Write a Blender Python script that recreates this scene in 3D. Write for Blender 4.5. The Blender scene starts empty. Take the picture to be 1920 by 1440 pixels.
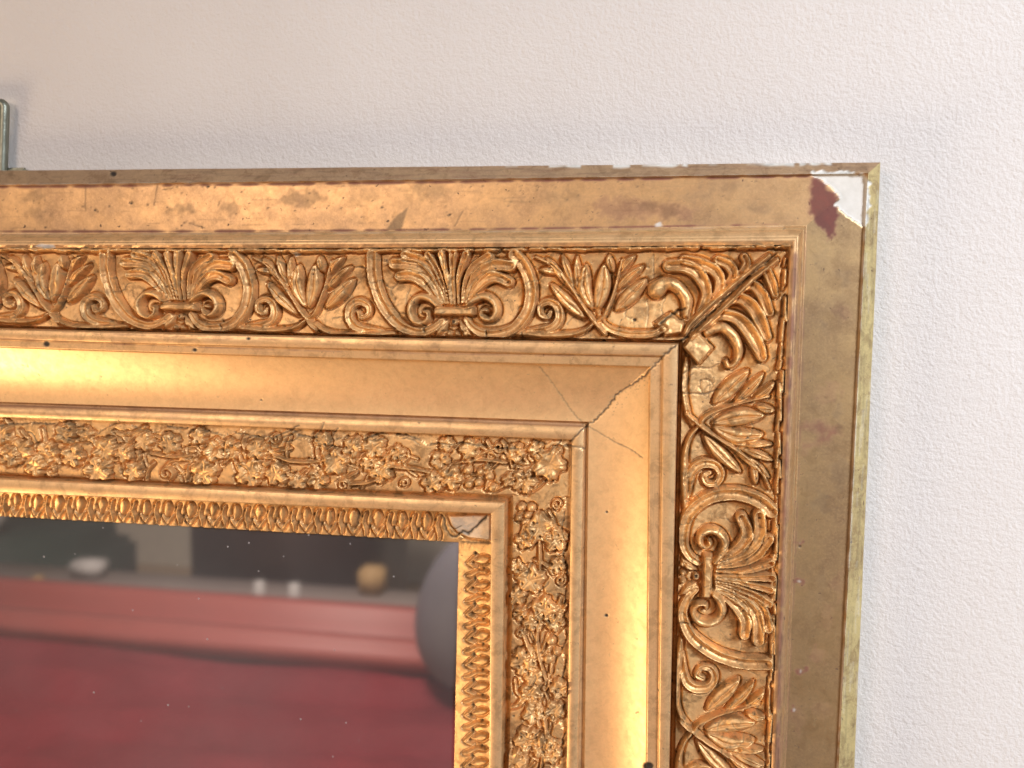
import bpy, bmesh, math, random
import numpy as np
from mathutils import Matrix, Vector

random.seed(7); RNG = np.random.RandomState(11)
S = bpy.context.scene
COL = S.collection
MM = 0.001

# ------------------------------------------------------------------ camera
# frame coordinates: mm, x right, y up, z out of the wall; Blender = (x, -z, y) * 0.001
CAM = np.array([-53.3076, -40.4592, 272.3612])
ROT = np.array([[0.98397278, 0.01136489, -0.1779562], [-0.02655266, 0.99617921, -0.08319814], [0.17633073, 0.08658991, 0.980515]])
FPX = 1700.6
def B(p): return Vector((p[0]*MM, -p[2]*MM, p[1]*MM))
def Bd(p): return Vector((p[0], -p[2], p[1]))
cam = bpy.data.cameras.new('camera'); camo = bpy.data.objects.new('camera', cam); COL.objects.link(camo)
r_, u_, b_ = Bd(ROT[0]), Bd(ROT[1]), Bd(ROT[2])
M = Matrix.Identity(4)
for i in range(3):
    M[i][0] = r_[i]; M[i][1] = u_[i]; M[i][2] = b_[i]
M.translation = B(CAM); camo.matrix_world = M
cam.sensor_width = 36; cam.lens = 36*FPX/1920; cam.clip_start = 0.01; cam.clip_end = 50
cam.dof.use_dof = True; cam.dof.focus_distance = 0.262; cam.dof.aperture_fstop = 13
S.camera = camo

# ------------------------------------------------------------------ light
w = bpy.data.worlds.new('World'); S.world = w; w.use_nodes = True
w.node_tree.nodes['Background'].inputs[0].default_value = (1.0, 0.89, 0.81, 1)
w.node_tree.nodes['Background'].inputs[1].default_value = 0.13
def area(name, loc, target, sx, sy, power, color, spread=180):
    l = bpy.data.lights.new(name, 'AREA'); l.shape = 'RECTANGLE'; l.size = sx; l.size_y = sy
    l.energy = power; l.color = color; l.spread = math.radians(spread)
    o = bpy.data.objects.new(name, l); COL.objects.link(o)
    o.location = loc; o.rotation_euler = (Vector(target)-Vector(loc)).to_track_quat('-Z', 'Y').to_euler()
    return o
area('warm_lamp', (-0.84, -0.31, -0.56), (-0.16, 0, -0.08), 0.34, 0.16, 5.2, (1.0, 0.75, 0.46))
area('cool_window', (1.0, -1.0, 0.6), (0.24, 0, 0.0), 0.5, 0.5, 2.9, (0.84, 0.91, 1.0), 40)
area('room_lamp', (-0.60, -0.95, 0.28), (-0.12, 0, -0.05), 0.36, 0.36, 3.9, (1.0, 0.78, 0.62))
area('couch_fill', (-0.6, -0.5, 1.1), (-0.85, -1.6, -0.6), 0.3, 0.3, 14.0, (1.0, 0.86, 0.76), 110)  # unseen fill added above the couch to brighten its reflection
S.view_settings.view_transform = 'Standard'; S.view_settings.look = 'None'
S.view_settings.exposure = 0.05; S.view_settings.gamma = 1.0; S.view_settings.use_curve_mapping = False

# ------------------------------------------------------------------ helpers
def proj(P):
    q = (P-CAM) @ ROT.T
    return 960+FPX*q[..., 0]/-q[..., 2], 720-FPX*q[..., 1]/-q[..., 2]
def unproj(px, py, z):
    d = np.stack([(np.asarray(px, float)-960)/FPX, -(np.asarray(py, float)-720)/FPX, -np.ones(np.shape(px))], -1) @ ROT
    t = (z-CAM[2])/d[..., 2]
    return CAM+d*t[..., None]
def tag(o, label=None, cat=None, group=None, kind=None):
    if label: o['label'] = label
    if cat: o['category'] = cat
    if group: o['group'] = group
    if kind: o['kind'] = kind
    return o
def empty(name, loc=(0, 0, 0)):
    o = bpy.data.objects.new(name, None); COL.objects.link(o); o.location = loc; o.empty_display_size = 0.02
    return o
def bmobj(name, bm, mat, parent=None, smooth=True):
    me = bpy.data.meshes.new(name); bm.to_mesh(me); bm.free()
    me.materials.append(mat)
    if smooth: me.shade_smooth()
    o = bpy.data.objects.new(name, me); COL.objects.link(o)
    if parent: o.parent = parent
    return o

# ------------------------------------------------------------------ materials
class NT:
    def __init__(s, name):
        s.m = bpy.data.materials.new(name); s.m.use_nodes = True; s.t = s.m.node_tree; s.n = s.t.nodes
        s.p = s.n['Principled BSDF']; s.o = s.n['Material Output']
        s.tc = s.n.new('ShaderNodeTexCoord').outputs['Object']
    def link(s, a, b): s.t.links.new(a, b)
    def noise(s, scale, detail=4, rough=0.55, vec=None, dist=0.0):
        k = s.n.new('ShaderNodeTexNoise'); k.inputs['Scale'].default_value = scale; k.inputs['Detail'].default_value = detail
        k.inputs['Roughness'].default_value = rough; k.inputs['Distortion'].default_value = dist
        s.link(vec or s.tc, k.inputs['Vector']); return k.outputs['Fac']
    def vor(s, scale, vec=None):
        k = s.n.new('ShaderNodeTexVoronoi'); k.inputs['Scale'].default_value = scale
        s.link(vec or s.tc, k.inputs['Vector']); return k.outputs['Distance']
    def ramp(s, f, *stops):
        k = s.n.new('ShaderNodeValToRGB'); e = k.color_ramp.elements
        while len(e) < len(stops): e.new(0.5)
        for a, (pos, c) in zip(e, stops): a.position = pos; a.color = (c, c, c, 1) if not isinstance(c, tuple) else (*c, 1)
        s.link(f, k.inputs[0]); return k.outputs[0]
    def mix(s, f, a, b):
        k = s.n.new('ShaderNodeMix'); k.data_type = 'RGBA'
        for sock, v in ((k.inputs[0], f), (k.inputs[6], a), (k.inputs[7], b)):
            if isinstance(v, (int, float)): sock.default_value = v
            elif isinstance(v, tuple): sock.default_value = (*v, 1)
            else: s.link(v, sock)
        return k.outputs[2]
    def math(s, op, a, b=0.0, clamp=False):
        k = s.n.new('ShaderNodeMath'); k.operation = op; k.use_clamp = clamp
        for sock, v in ((k.inputs[0], a), (k.inputs[1], b)):
            if isinstance(v, (int, float)): sock.default_value = v
            else: s.link(v, sock)
        return k.outputs[0]
    def scalevec(s, v):
        k = s.n.new('ShaderNodeMapping'); k.inputs['Scale'].default_value = v; s.link(s.tc, k.inputs['Vector']); return k.outputs[0]
    def bump(s, h, dist, strength=1.0):
        k = s.n.new('ShaderNodeBump'); k.inputs['Distance'].default_value = dist; k.inputs['Strength'].default_value = strength
        s.link(h, k.inputs['Height']); s.link(k.outputs[0], s.p.inputs['Normal'])
    def set(s, **kw):
        for k, v in kw.items():
            sock = s.p.inputs[k.replace('_', ' ')]
            if isinstance(v, (int, float)): sock.default_value = v
            elif isinstance(v, tuple): sock.default_value = (*v, 1)
            else: s.link(v, sock)
        return s.m

def gold(name, base, dull, rough, met, patch=0.5, speck=0.6, bumpd=0.00006, grime=0.0):
    t = NT(name)
    at = t.n.new('ShaderNodeAttribute'); at.attribute_name = 'wear'
    sp = t.n.new('ShaderNodeSeparateColor'); t.link(at.outputs['Color'], sp.inputs[0])
    bole, gesso, dark = sp.outputs[0], sp.outputs[1], sp.outputs[2]
    n1 = t.noise(75, 5, 0.62); n2 = t.noise(420, 4, 0.6); n3 = t.noise(1500, 3, 0.6)
    pf = t.math('MULTIPLY', t.ramp(n1, (0.38, 0.0), (0.66, 1.0)), patch)
    c = t.mix(pf, base, dull)
    c = t.mix(t.math('MULTIPLY', t.ramp(n2, (0.4, 0.0), (0.75, 1.0)), 0.45), c, tuple(x*0.62 for x in base))
    c = t.mix(t.math('MULTIPLY', t.ramp(n3, (0.45, 0.0), (0.7, 1.0)), 0.25), c, tuple(min(1, x*1.25) for x in base))
    gm = t.math('MULTIPLY', t.ramp(t.noise(230, 7, 0.72, dist=0.6), (0.50, 0.0), (0.60, 1.0)), grime)
    c = t.mix(gm, c, (0.17, 0.088, 0.036))
    s1 = t.ramp(t.noise(620, 2, 0.5, dist=0.4), (0.70, 0.0), (0.76, 1.0))
    sm = t.math('MULTIPLY', s1, speck)
    c = t.mix(sm, c, (0.10, 0.055, 0.028))
    c = t.mix(bole, c, t.mix(n2, (0.07, 0.016, 0.015), (0.21, 0.046, 0.038)))
    c = t.mix(gesso, c, t.mix(n2, (0.72, 0.70, 0.66), (0.52, 0.50, 0.45)))
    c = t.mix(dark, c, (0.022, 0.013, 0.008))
    cov = t.math('MAXIMUM', t.math('MAXIMUM', bole, gesso), t.math('MAXIMUM', dark, sm))
    m = t.math('MULTIPLY', t.math('SUBTRACT', 1.0, cov, True), t.math('SUBTRACT', met, t.math('MULTIPLY', pf, 0.35), True))
    rr = t.math('ADD', t.math('ADD', rough-0.06, t.math('MULTIPLY', n2, 0.14)), t.math('MULTIPLY', cov, 0.3), True)
    t.bump(t.math('ADD', n2, t.math('MULTIPLY', n3, 0.6)), bumpd, 1.0)
    return t.set(Base_Color=c, Metallic=m, Roughness=rr)

G_ORN = gold('gilded_relief', (0.84, 0.51, 0.22), (0.48, 0.265, 0.115), 0.50, 0.74, 0.6, 1.0, 0.00006, 0.55)
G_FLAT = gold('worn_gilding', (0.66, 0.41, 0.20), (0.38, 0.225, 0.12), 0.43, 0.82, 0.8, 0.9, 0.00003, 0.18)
G_BURN = gold('burnished_gilding', (0.90, 0.57, 0.28), (0.86, 0.53, 0.25), 0.43, 0.62, 0.25, 0.3, 0.000012, 0.10)
G_FIL = gold('gilded_fillet', (0.82, 0.52, 0.25), (0.58, 0.35, 0.18), 0.42, 0.66, 0.6, 0.6, 0.00004, 0.28)
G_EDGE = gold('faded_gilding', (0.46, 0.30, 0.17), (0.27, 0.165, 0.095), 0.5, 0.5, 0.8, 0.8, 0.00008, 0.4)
G_EDGE_COOL = gold('cool_lit_worn_gilding', (0.56, 0.44, 0.20), (0.30, 0.205, 0.09), 0.5, 0.45, 0.95, 0.8, 0.00015, 0.45)  # paler right bevel: cool side light put into the worn gilding's colour
G_FLAT_DIM = gold('dim_lit_worn_gilding', (0.52, 0.345, 0.17), (0.27, 0.17, 0.09), 0.42, 0.78, 0.9, 0.9, 0.00003, 0.2)  # worn gilding darkened for the right flat, its dim reflection put into the colour

# wall plaster
t = NT('painted_plaster')
n1 = t.noise(1000, 5, 0.6); n2 = t.noise(380, 3, 0.5)
sp = t.ramp(t.noise(140, 2, 0.5), (0.765, 0.0), (0.80, 1.0))
c = t.mix(t.noise(18, 3), (0.58, 0.535, 0.505), (0.65, 0.615, 0.59))
c = t.mix(t.math('MULTIPLY', sp, 0.35), c, (0.38, 0.33, 0.28))
t.bump(t.math('ADD', n1, t.math('MULTIPLY', n2, 0.8)), 0.00042, 0.9)
WALL = t.set(Base_Color=c, Roughness=0.75)

# mirror with a thin film of dust
t = NT('dusty_mirror_glass')
g = t.n.new('ShaderNodeBsdfGlossy'); g.inputs['Color'].default_value = (0.80, 0.80, 0.80, 1); g.inputs['Roughness'].default_value = 0.03
d = t.n.new('ShaderNodeBsdfDiffuse'); d.inputs['Color'].default_value = (0.42, 0.40, 0.41, 1)
dust = t.math('ADD', 0.075, t.math('MULTIPLY', t.ramp(t.noise(9, 4), (0.35, 0.0), (0.75, 1.0)), 0.10))
sp = t.ramp(t.vor(190), (0.045, 1.0), (0.075, 0.0))
sel = t.ramp(t.noise(60, 2), (0.50, 0.0), (0.58, 1.0))
dust = t.math('ADD', dust, t.math('MULTIPLY', t.math('MULTIPLY', sp, sel), 0.7), True)
mx = t.n.new('ShaderNodeMixShader'); t.link(dust, mx.inputs[0]); t.link(g.outputs[0], mx.inputs[1]); t.link(d.outputs[0], mx.inputs[2])
t.link(mx.outputs[0], t.o.inputs['Surface']); MIRROR = t.m

def plain(name, col, rough=0.7, metallic=0.0, var=0.25, scale=30, bump=0.0):
    t = NT(name)
    n = t.noise(scale, 4)
    t_c = t.mix(t.math('MULTIPLY', n, var*2), col, tuple(x*0.55 for x in col))
    if bump: t.bump(n, bump)
    return t.set(Base_Color=t_c, Roughness=rough, Metallic=metallic)

# ------------------------------------------------------------------ moulding lines, read along both rails (photo pixels)
T = {0: [(50, 319), (450, 315), (830, 313), (1230, 307), (1500, 304)], 1: [(50, 347.5), (450, 341.5), (830, 340), (1230, 332), (1500, 326)],
2: [(50, 438), (450, 435.5), (830, 435), (1230, 429), (1500, 422)], 3: [(50, 464.5), (450, 465), (830, 466), (1230, 461), (1470, 457)],
4: [(50, 609), (450, 622), (830, 632.5), (1230, 635)], 5: [(50, 616), (450, 630), (830, 638), (1230, 643)], 6: [(50, 636), (450, 653), (830, 662), (1180, 665)],
7: [(50, 651), (450, 669), (830, 679), (1180, 686)], 8: [(50, 756), (450, 766.5), (830, 780)], 9: [(50, 762.5), (450, 777), (830, 791), (1098, 800)],
10: [(50, 786), (450, 799.5), (830, 814), (1072, 826)], 11: [(50, 890), (450, 909), (830, 926)], 12: [(50, 899), (450, 920), (830, 937.5), (945, 942)],
13: [(50, 925), (450, 944), (830, 959), (920, 962)], 14: [(50, 971), (450, 990), (830, 1012)]}
R = {0: [(1639, 690), (1627, 880), (1617, 1050), (1612, 1230), (1605, 1390)], 1: [(1608.6, 690), (1598.8, 880), (1590, 1050), (1581, 1230), (1571.4, 1390)],
2: [(1503.6, 690), (1497, 880), (1487, 1050), (1480, 1230), (1473, 1390)], 3: [(1471, 690), (1464, 880), (1459, 1050), (1455.5, 1230), (1448, 1390)],
4: [(1279, 690), (1275.5, 880), (1273, 1050), (1271, 1230), (1266, 1390)], 5: [(1270.6, 690), (1266, 880), (1263, 1050), (1260.5, 1230), (1256, 1390)],
6: [(1241, 690), (1239, 830), (1238.5, 1050), (1237, 1230), (1234, 1390)], 7: [(1216, 720), (1216, 900), (1215.5, 1050), (1213, 1230), (1211, 1390)],
8: [(1100, 1050), (1099, 1230), (1097, 1390)], 9: [(1088.5, 1050), (1087.5, 1230), (1085, 1390)], 10: [(1069, 1050), (1065, 1230), (1062, 1390)],
11: [(962.5, 1050), (959, 1230), (956, 1390)], 12: [(945, 1050), (943, 1230), (940, 1390)], 13: [(921, 1050), (919, 1230), (918, 1390)], 14: [(860, 1050), (855.5, 1230), (852.7, 1390)]}
CN = {0: (1650, 305), 1: (1625, 327), 2: (1508, 423), 3: (1484, 459), 4: (1280, 636), 5: (1273, 645), 6: (1240, 668), 7: (1216, 689), 8: (1104, 792), 9: (1097, 801), 10: (1070, 827), 11: (962, 928), 12: (946, 942), 13: (920, 962), 14: (862, 1020)}
ZL = [9, 11.5, 12, 16, 15, 20.5, 20, 18.3, 12.2, 12.2, 12.8, 10.5, 13.2, 12, 4.8]
XL, YB = -335.0, -262.0

def fitline(pts, deg=2):
    a = np.array(pts, float); u, v = a[:, 0], a[:, 1]
    u0 = u.mean(); A = np.stack([np.ones_like(u), (u-u0)/200, ((u-u0)/200)**2], 1)
    reg = np.diag([0, 0.02, 0.15])
    co = np.linalg.solve(A.T@A+reg, A.T@v); lo, hi = u.min(), u.max()
    def f(x):
        xc = np.clip(x, lo, hi); k = (xc-u0)/200
        y = co[0]+co[1]*k+co[2]*k*k
        return y+(x-xc)*(co[1]+2*co[2]*k)/200
    return f
TF, RF, XC, YC = [], [], [], []
for i in range(15):
    tp = T[i]+[CN[i]]; rp = R[i]+[CN[i]]
    P = unproj([p[0] for p in tp], [p[1] for p in tp], ZL[i]); TF.append(fitline(P[:, [0, 1]]))
    P = unproj([p[0] for p in rp], [p[1] for p in rp], ZL[i]); RF.append(fitline(P[:, [1, 0]]))
    x, y = P[-1, 0], P[-1, 1]
    for _ in range(20): y = TF[i](x); x = RF[i](y)
    XC.append(float(x)); YC.append(float(y))

def lpos(rail, i, s):
    if rail == 0:
        x = XL+s*(XC[i]-XL); return np.stack([x, TF[i](x)], -1)
    y = YB+s*(YC[i]-YB); return np.stack([RF[i](y), y], -1)

# ------------------------------------------------------------------ relief canvas (traced in photo pixels, one value each pixel)
X0, Y0, CW, CH = -420, 230, 2120, 1560
HC = np.zeros((CH, CW), np.float32); LC = np.zeros((CH, CW), np.int32); WC = np.zeros((CH, CW, 3), np.float32)
CR = np.zeros((CH, CW), np.float32); PT = np.zeros((CH, CW), np.float32)
NAMES = {}
def vnoise(cell, seed, shape=(CH, CW)):
    rs = np.random.RandomState(seed); gy, gx = shape[0]//cell+3, shape[1]//cell+3
    g = rs.rand(gy, gx).astype(np.float32)
    ys = np.arange(shape[0])/cell; xs = np.arange(shape[1])/cell
    yi = ys.astype(int); xi = xs.astype(int); fy = ys-yi; fx = xs-xi
    fy = (fy*fy*(3-2*fy))[:, None].astype(np.float32); fx = (fx*fx*(3-2*fx))[None].astype(np.float32)
    a = g[yi][:, xi]; b = g[yi][:, xi+1]; c = g[yi+1][:, xi]; d = g[yi+1][:, xi+1]
    return (a*(1-fx)+b*fx)*(1-fy)+(c*(1-fx)+d*fx)*fy-0.5
N3, N6, N14, N40 = vnoise(3, 1), vnoise(6, 2), vnoise(14, 3), vnoise(40, 4)

def curve(pts, step=1.4):
    p = np.array(pts, float)
    if len(p) == 2: q = p
    P = np.vstack([2*p[0]-p[1], p, 2*p[-1]-p[-2]]); out = []; src = []
    for i in range(1, len(P)-2):
        n = max(2, int(np.hypot(*(P[i+1][:2]-P[i][:2]))/step)); t = np.linspace(0, 1, n, endpoint=False)[:, None]
        a, b, c, d = P[i-1], P[i], P[i+1], P[i+2]
        out.append(0.5*(2*b+(c-a)*t+(2*a-5*b+4*c-d)*t*t+(3*b-a-3*c+d)*t**3))
    out.append(p[-1:]); return np.vstack(out)
def newlabel(name):
    k = len(NAMES)+1; NAMES[k] = name; return k
def box(x0, y0, x1, y1):
    a, b = max(0, int(x0-X0)), max(0, int(y0-Y0)); c, d = min(CW, int(x1-X0)+2), min(CH, int(y1-Y0)+2)
    if c <= a or d <= b: return None
    yy, xx = np.mgrid[b:d, a:c]
    return (slice(b, d), slice(a, c)), xx+X0, yy+Y0
def put(sl, h, inside, lab):
    cur = HC[sl]; m = inside & (h > cur); cur[m] = h[m]; LC[sl][m] = lab
def stroke(name, pts, r, H, kind='round', h0=0.6, lab=None, fat=1.0):
    """pts: photo pixels; r: radius (px), or list along the stroke; H: height in mm"""
    c = curve(pts); n = len(c); s = np.linspace(0, 1, n)
    rr = np.interp(s, np.linspace(0, 1, len(r)), r) if isinstance(r, (list, tuple)) else np.full(n, float(r))
    if name in ('petal', 'scroll_ring', 'side_curl', 'corner_leaf', 'volute', 'leaf'): rr = rr*(1.28 if name in ('petal', 'corner_leaf', 'leaf') else 1.16)
    if kind == 'leaf': rr = rr*(np.sin(np.pi*np.clip(s*0.93+0.05, 0, 1))**0.75)+0.6
    R_ = rr.max()+2; bb = box(c[:, 0].min()-R_, c[:, 1].min()-R_, c[:, 0].max()+R_, c[:, 1].max()+R_)
    if bb is None: return
    sl, xx, yy = bb
    best = np.full(xx.shape, 9e9); bi = np.zeros(xx.shape, int); dm = np.full(xx.shape, 9e9)
    for k in range(n):
        d = np.hypot(xx-c[k, 0], yy-c[k, 1]); q = d/rr[k]; m = q < best
        best[m] = q[m]; bi[m] = k; dm[m] = d[m]
    q = best; ins = q < 1; qq = np.clip(q, 0, 1); sb = s[bi]
    if kind == 'round': h = np.sqrt(1-qq**2)
    elif kind == 'channel':
        cc = 0.34 if rr.max() > 7.5 else 0.60
        h = np.where(qq < 0.74, cc+(1-cc)*(qq/0.74)**2.0, np.sqrt(np.clip(1-((qq-0.74)/0.26)**2, 0, 1)))
    elif kind == 'leaf':
        h = 0.35+0.65*np.sqrt(1-qq**2)*(0.75+0.25*np.clip(qq*3, 0, 1))-0.30*np.exp(-(dm/1.3)**2)
        h *= np.clip((1-qq)/0.16, 0, 1)**0.5
    elif kind == 'flat': h = np.clip((1-qq)/0.22, 0, 1)**0.7
    h = h*H*1.25*(h0+(1-h0)*np.clip(sb/0.5, 0, 1))
    h = h*(1+0.25*N14[sl])+0.12*N6[sl]
    put(sl, h.astype(np.float32), ins, lab or newlabel(name))
def poly_mask(pts, xx, yy):
    ins = np.zeros(xx.shape, bool); n = len(pts)
    for i in range(n):
        x1, y1 = pts[i]; x2, y2 = pts[(i+1) % n]
        if y1 == y2: continue
        cond = ((y1 > yy) != (y2 > yy)) & (xx < (x2-x1)*(yy-y1)/(y2-y1)+x1); ins ^= cond
    return ins
def polydist(pts, xx, yy):
    d = np.full(xx.shape, 1e9)
    for i in range(len(pts)):
        a = np.array(pts[i], float); b = np.array(pts[(i+1) % len(pts)], float); ab = b-a
        tt = np.clip(((xx-a[0])*ab[0]+(yy-a[1])*ab[1])/(ab@ab+1e-9), 0, 1)
        d = np.minimum(d, np.hypot(xx-a[0]-tt*ab[0], yy-a[1]-tt*ab[1]))
    return d
def slab(name, pts, H, edge=4):
    a = np.array(pts); bb = box(a[:, 0].min()-2, a[:, 1].min()-2, a[:, 0].max()+2, a[:, 1].max()+2)
    if bb is None: return
    sl, xx, yy = bb; ins = poly_mask(pts, xx, yy); d = polydist(pts, xx, yy)
    h = H*np.clip(d/edge, 0, 1)**0.7*(1+0.2*N14[sl])+0.15*N6[sl]
    put(sl, h.astype(np.float32), ins, newlabel(name))
def bump(name, x, y, r, H, lab=None, sx=1.0):
    bb = box(x-r*1.6-2, y-r*1.6-2, x+r*1.6+2, y+r*1.6+2)
    if bb is None: return
    sl, xx, yy = bb; q = np.hypot((xx-x)/sx, yy-y)/r
    put(sl, (H*(0.3+0.7*np.sqrt(np.clip(1-q*q, 0, 1)))+0.1*N6[sl]).astype(np.float32), q < 1, lab or newlabel(name))
def pit(x, y, r, depth, dark=1.0, sx=1.0):
    bb = box(x-r*2-3, y-r*2-3, x+r*2+3, y+r*2+3)
    if bb is None: return
    sl, xx, yy = bb; q = np.hypot((xx-x)/sx, yy-y)/r
    PT[sl] = np.maximum(PT[sl], (depth*np.clip(1.15-q, 0, 1)).astype(np.float32))
    if dark: WC[sl][..., 2] = np.maximum(WC[sl][..., 2], dark*np.clip((1.15-q)/0.3, 0, 1))
def vine_leaf(x, y, r, H, ang, seed):
    rs = np.random.RandomState(seed); r = r*1.12; bb = box(x-r*1.25-2, y-r*1.25-2, x+r*1.25+2, y+r*1.25+2)
    if bb is None: return
    sl, xx, yy = bb; dx, dy = xx-x, yy-y; rho = np.hypot(dx, dy); ph = np.arctan2(dy, dx)-ang
    lob = np.abs(np.cos(2.5*ph))**0.8; ser = 0.05*np.sin(ph*15+rs.rand()*6)
    rad = r*(0.70+0.30*lob+ser)*(0.92+0.16*rs.rand())
    q = rho/rad; qc = np.clip(q, 0, 1)
    cup = 0.80+0.20*np.sin(qc*2.6)+0.16*np.cos(5*ph)*qc
    vein = -0.34*np.exp(-(np.abs(np.sin(2.5*ph))*rho/1.5)**2)*np.clip(q*4, 0, 1)
    h = H*(cup+vein)*np.clip((1-q)/0.16, 0, 1)**0.6*(1+0.75*N14[sl])*rs.uniform(.8, 1.15)
    put(sl, h.astype(np.float32), q < 1, newlabel('vine_leaf'))
    for k in range(5):
        if rs.rand() < 0.6:
            a = ang+(k+0.5)*2*np.pi/5+rs.uniform(-.2, .2); rr_ = r*rs.uniform(.40, .62)
            pit(x+rr_*np.cos(a), y+rr_*np.sin(a), rs.uniform(1.8, 3.2), H*0.9, 0.55)
def curl(name, x, y, r, H, d=1, start=0.0, tail=None, w=None):
    th = np.linspace(0, 2*np.pi*1.35, 14); rad = r*(0.22+0.78*th/th[-1])
    pts = [(x+q*np.cos(start+d*a), y+q*np.sin(start+d*a)) for q, a in zip(rad, th)]
    if tail: pts += tail
    stroke(name, pts, w or max(2.0, r*0.28), H, 'round', 1.0)
def crack(pts, width=1.3, depth=0.5, dark=0.9, jit=2.0, seed=0):
    rs = np.random.RandomState(seed); c = curve(pts, 3.0)
    c = c+np.cumsum(rs.randn(*c.shape), 0)*0.0+rs.randn(*c.shape)*jit*0.5
    for k in range(len(c)-1):
        a, b = c[k], c[k+1]; bb = box(min(a[0], b[0])-4, min(a[1], b[1])-4, max(a[0], b[0])+4, max(a[1], b[1])+4)
        if bb is None: continue
        sl, xx, yy = bb; ab = b-a; tt = np.clip(((xx-a[0])*ab[0]+(yy-a[1])*ab[1])/(ab@ab+1e-9), 0, 1)
        d = np.hypot(xx-a[0]-tt*ab[0], yy-a[1]-tt*ab[1]); wd = width*(0.7+0.6*rs.rand())
        f = np.clip(1.4-d/wd, 0, 1)
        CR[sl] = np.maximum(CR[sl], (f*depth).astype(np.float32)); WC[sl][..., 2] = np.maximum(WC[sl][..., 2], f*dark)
def stain(pts, ch, v=1.0, soft=3.0, rag=4.0):
    a = np.array(pts); bb = box(a[:, 0].min()-8, a[:, 1].min()-8, a[:, 0].max()+8, a[:, 1].max()+8)
    if bb is None: return
    sl, xx, yy = bb; ins = poly_mask(pts, xx, yy); d = polydist(pts, xx, yy); sd = np.where(ins, d, -d)+rag*(N6[sl]+N14[sl])
    WC[sl][..., ch] = np.maximum(WC[sl][..., ch], v*np.clip(sd/soft+0.5, 0, 1))

# local band height limits of the scroll border, in photo pixels
def ytop(i, x):
    f = fitline(T[i]+[CN[i]]); return f(np.asarray(x, float))
_pt = {i: fitline(T[i]+[CN[i]]) for i in range(15)}
_pr = {i: fitline([(b, a) for a, b in R[i]+[CN[i]]]) for i in range(15)}
def topmap(cx, sx):
    def f(p):
        x = cx+(p[0]-853)*sx
        v = (p[1]-_pt[3](p[0]))/(_pt[4](p[0])-_pt[3](p[0]))
        return (x, float(_pt[3](x)+v*(_pt[4](x)-_pt[3](x))))
    return f
def rightmap(cy, sy):
    def f(p):
        y = cy-(p[0]-853)*sy
        v = (p[1]-_pt[3](p[0]))/(_pt[4](p[0])-_pt[3](p[0]))
        return (float(_pr[3](y)+v*(_pr[4](y)-_pr[3](y))), y)
    return f

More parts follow.
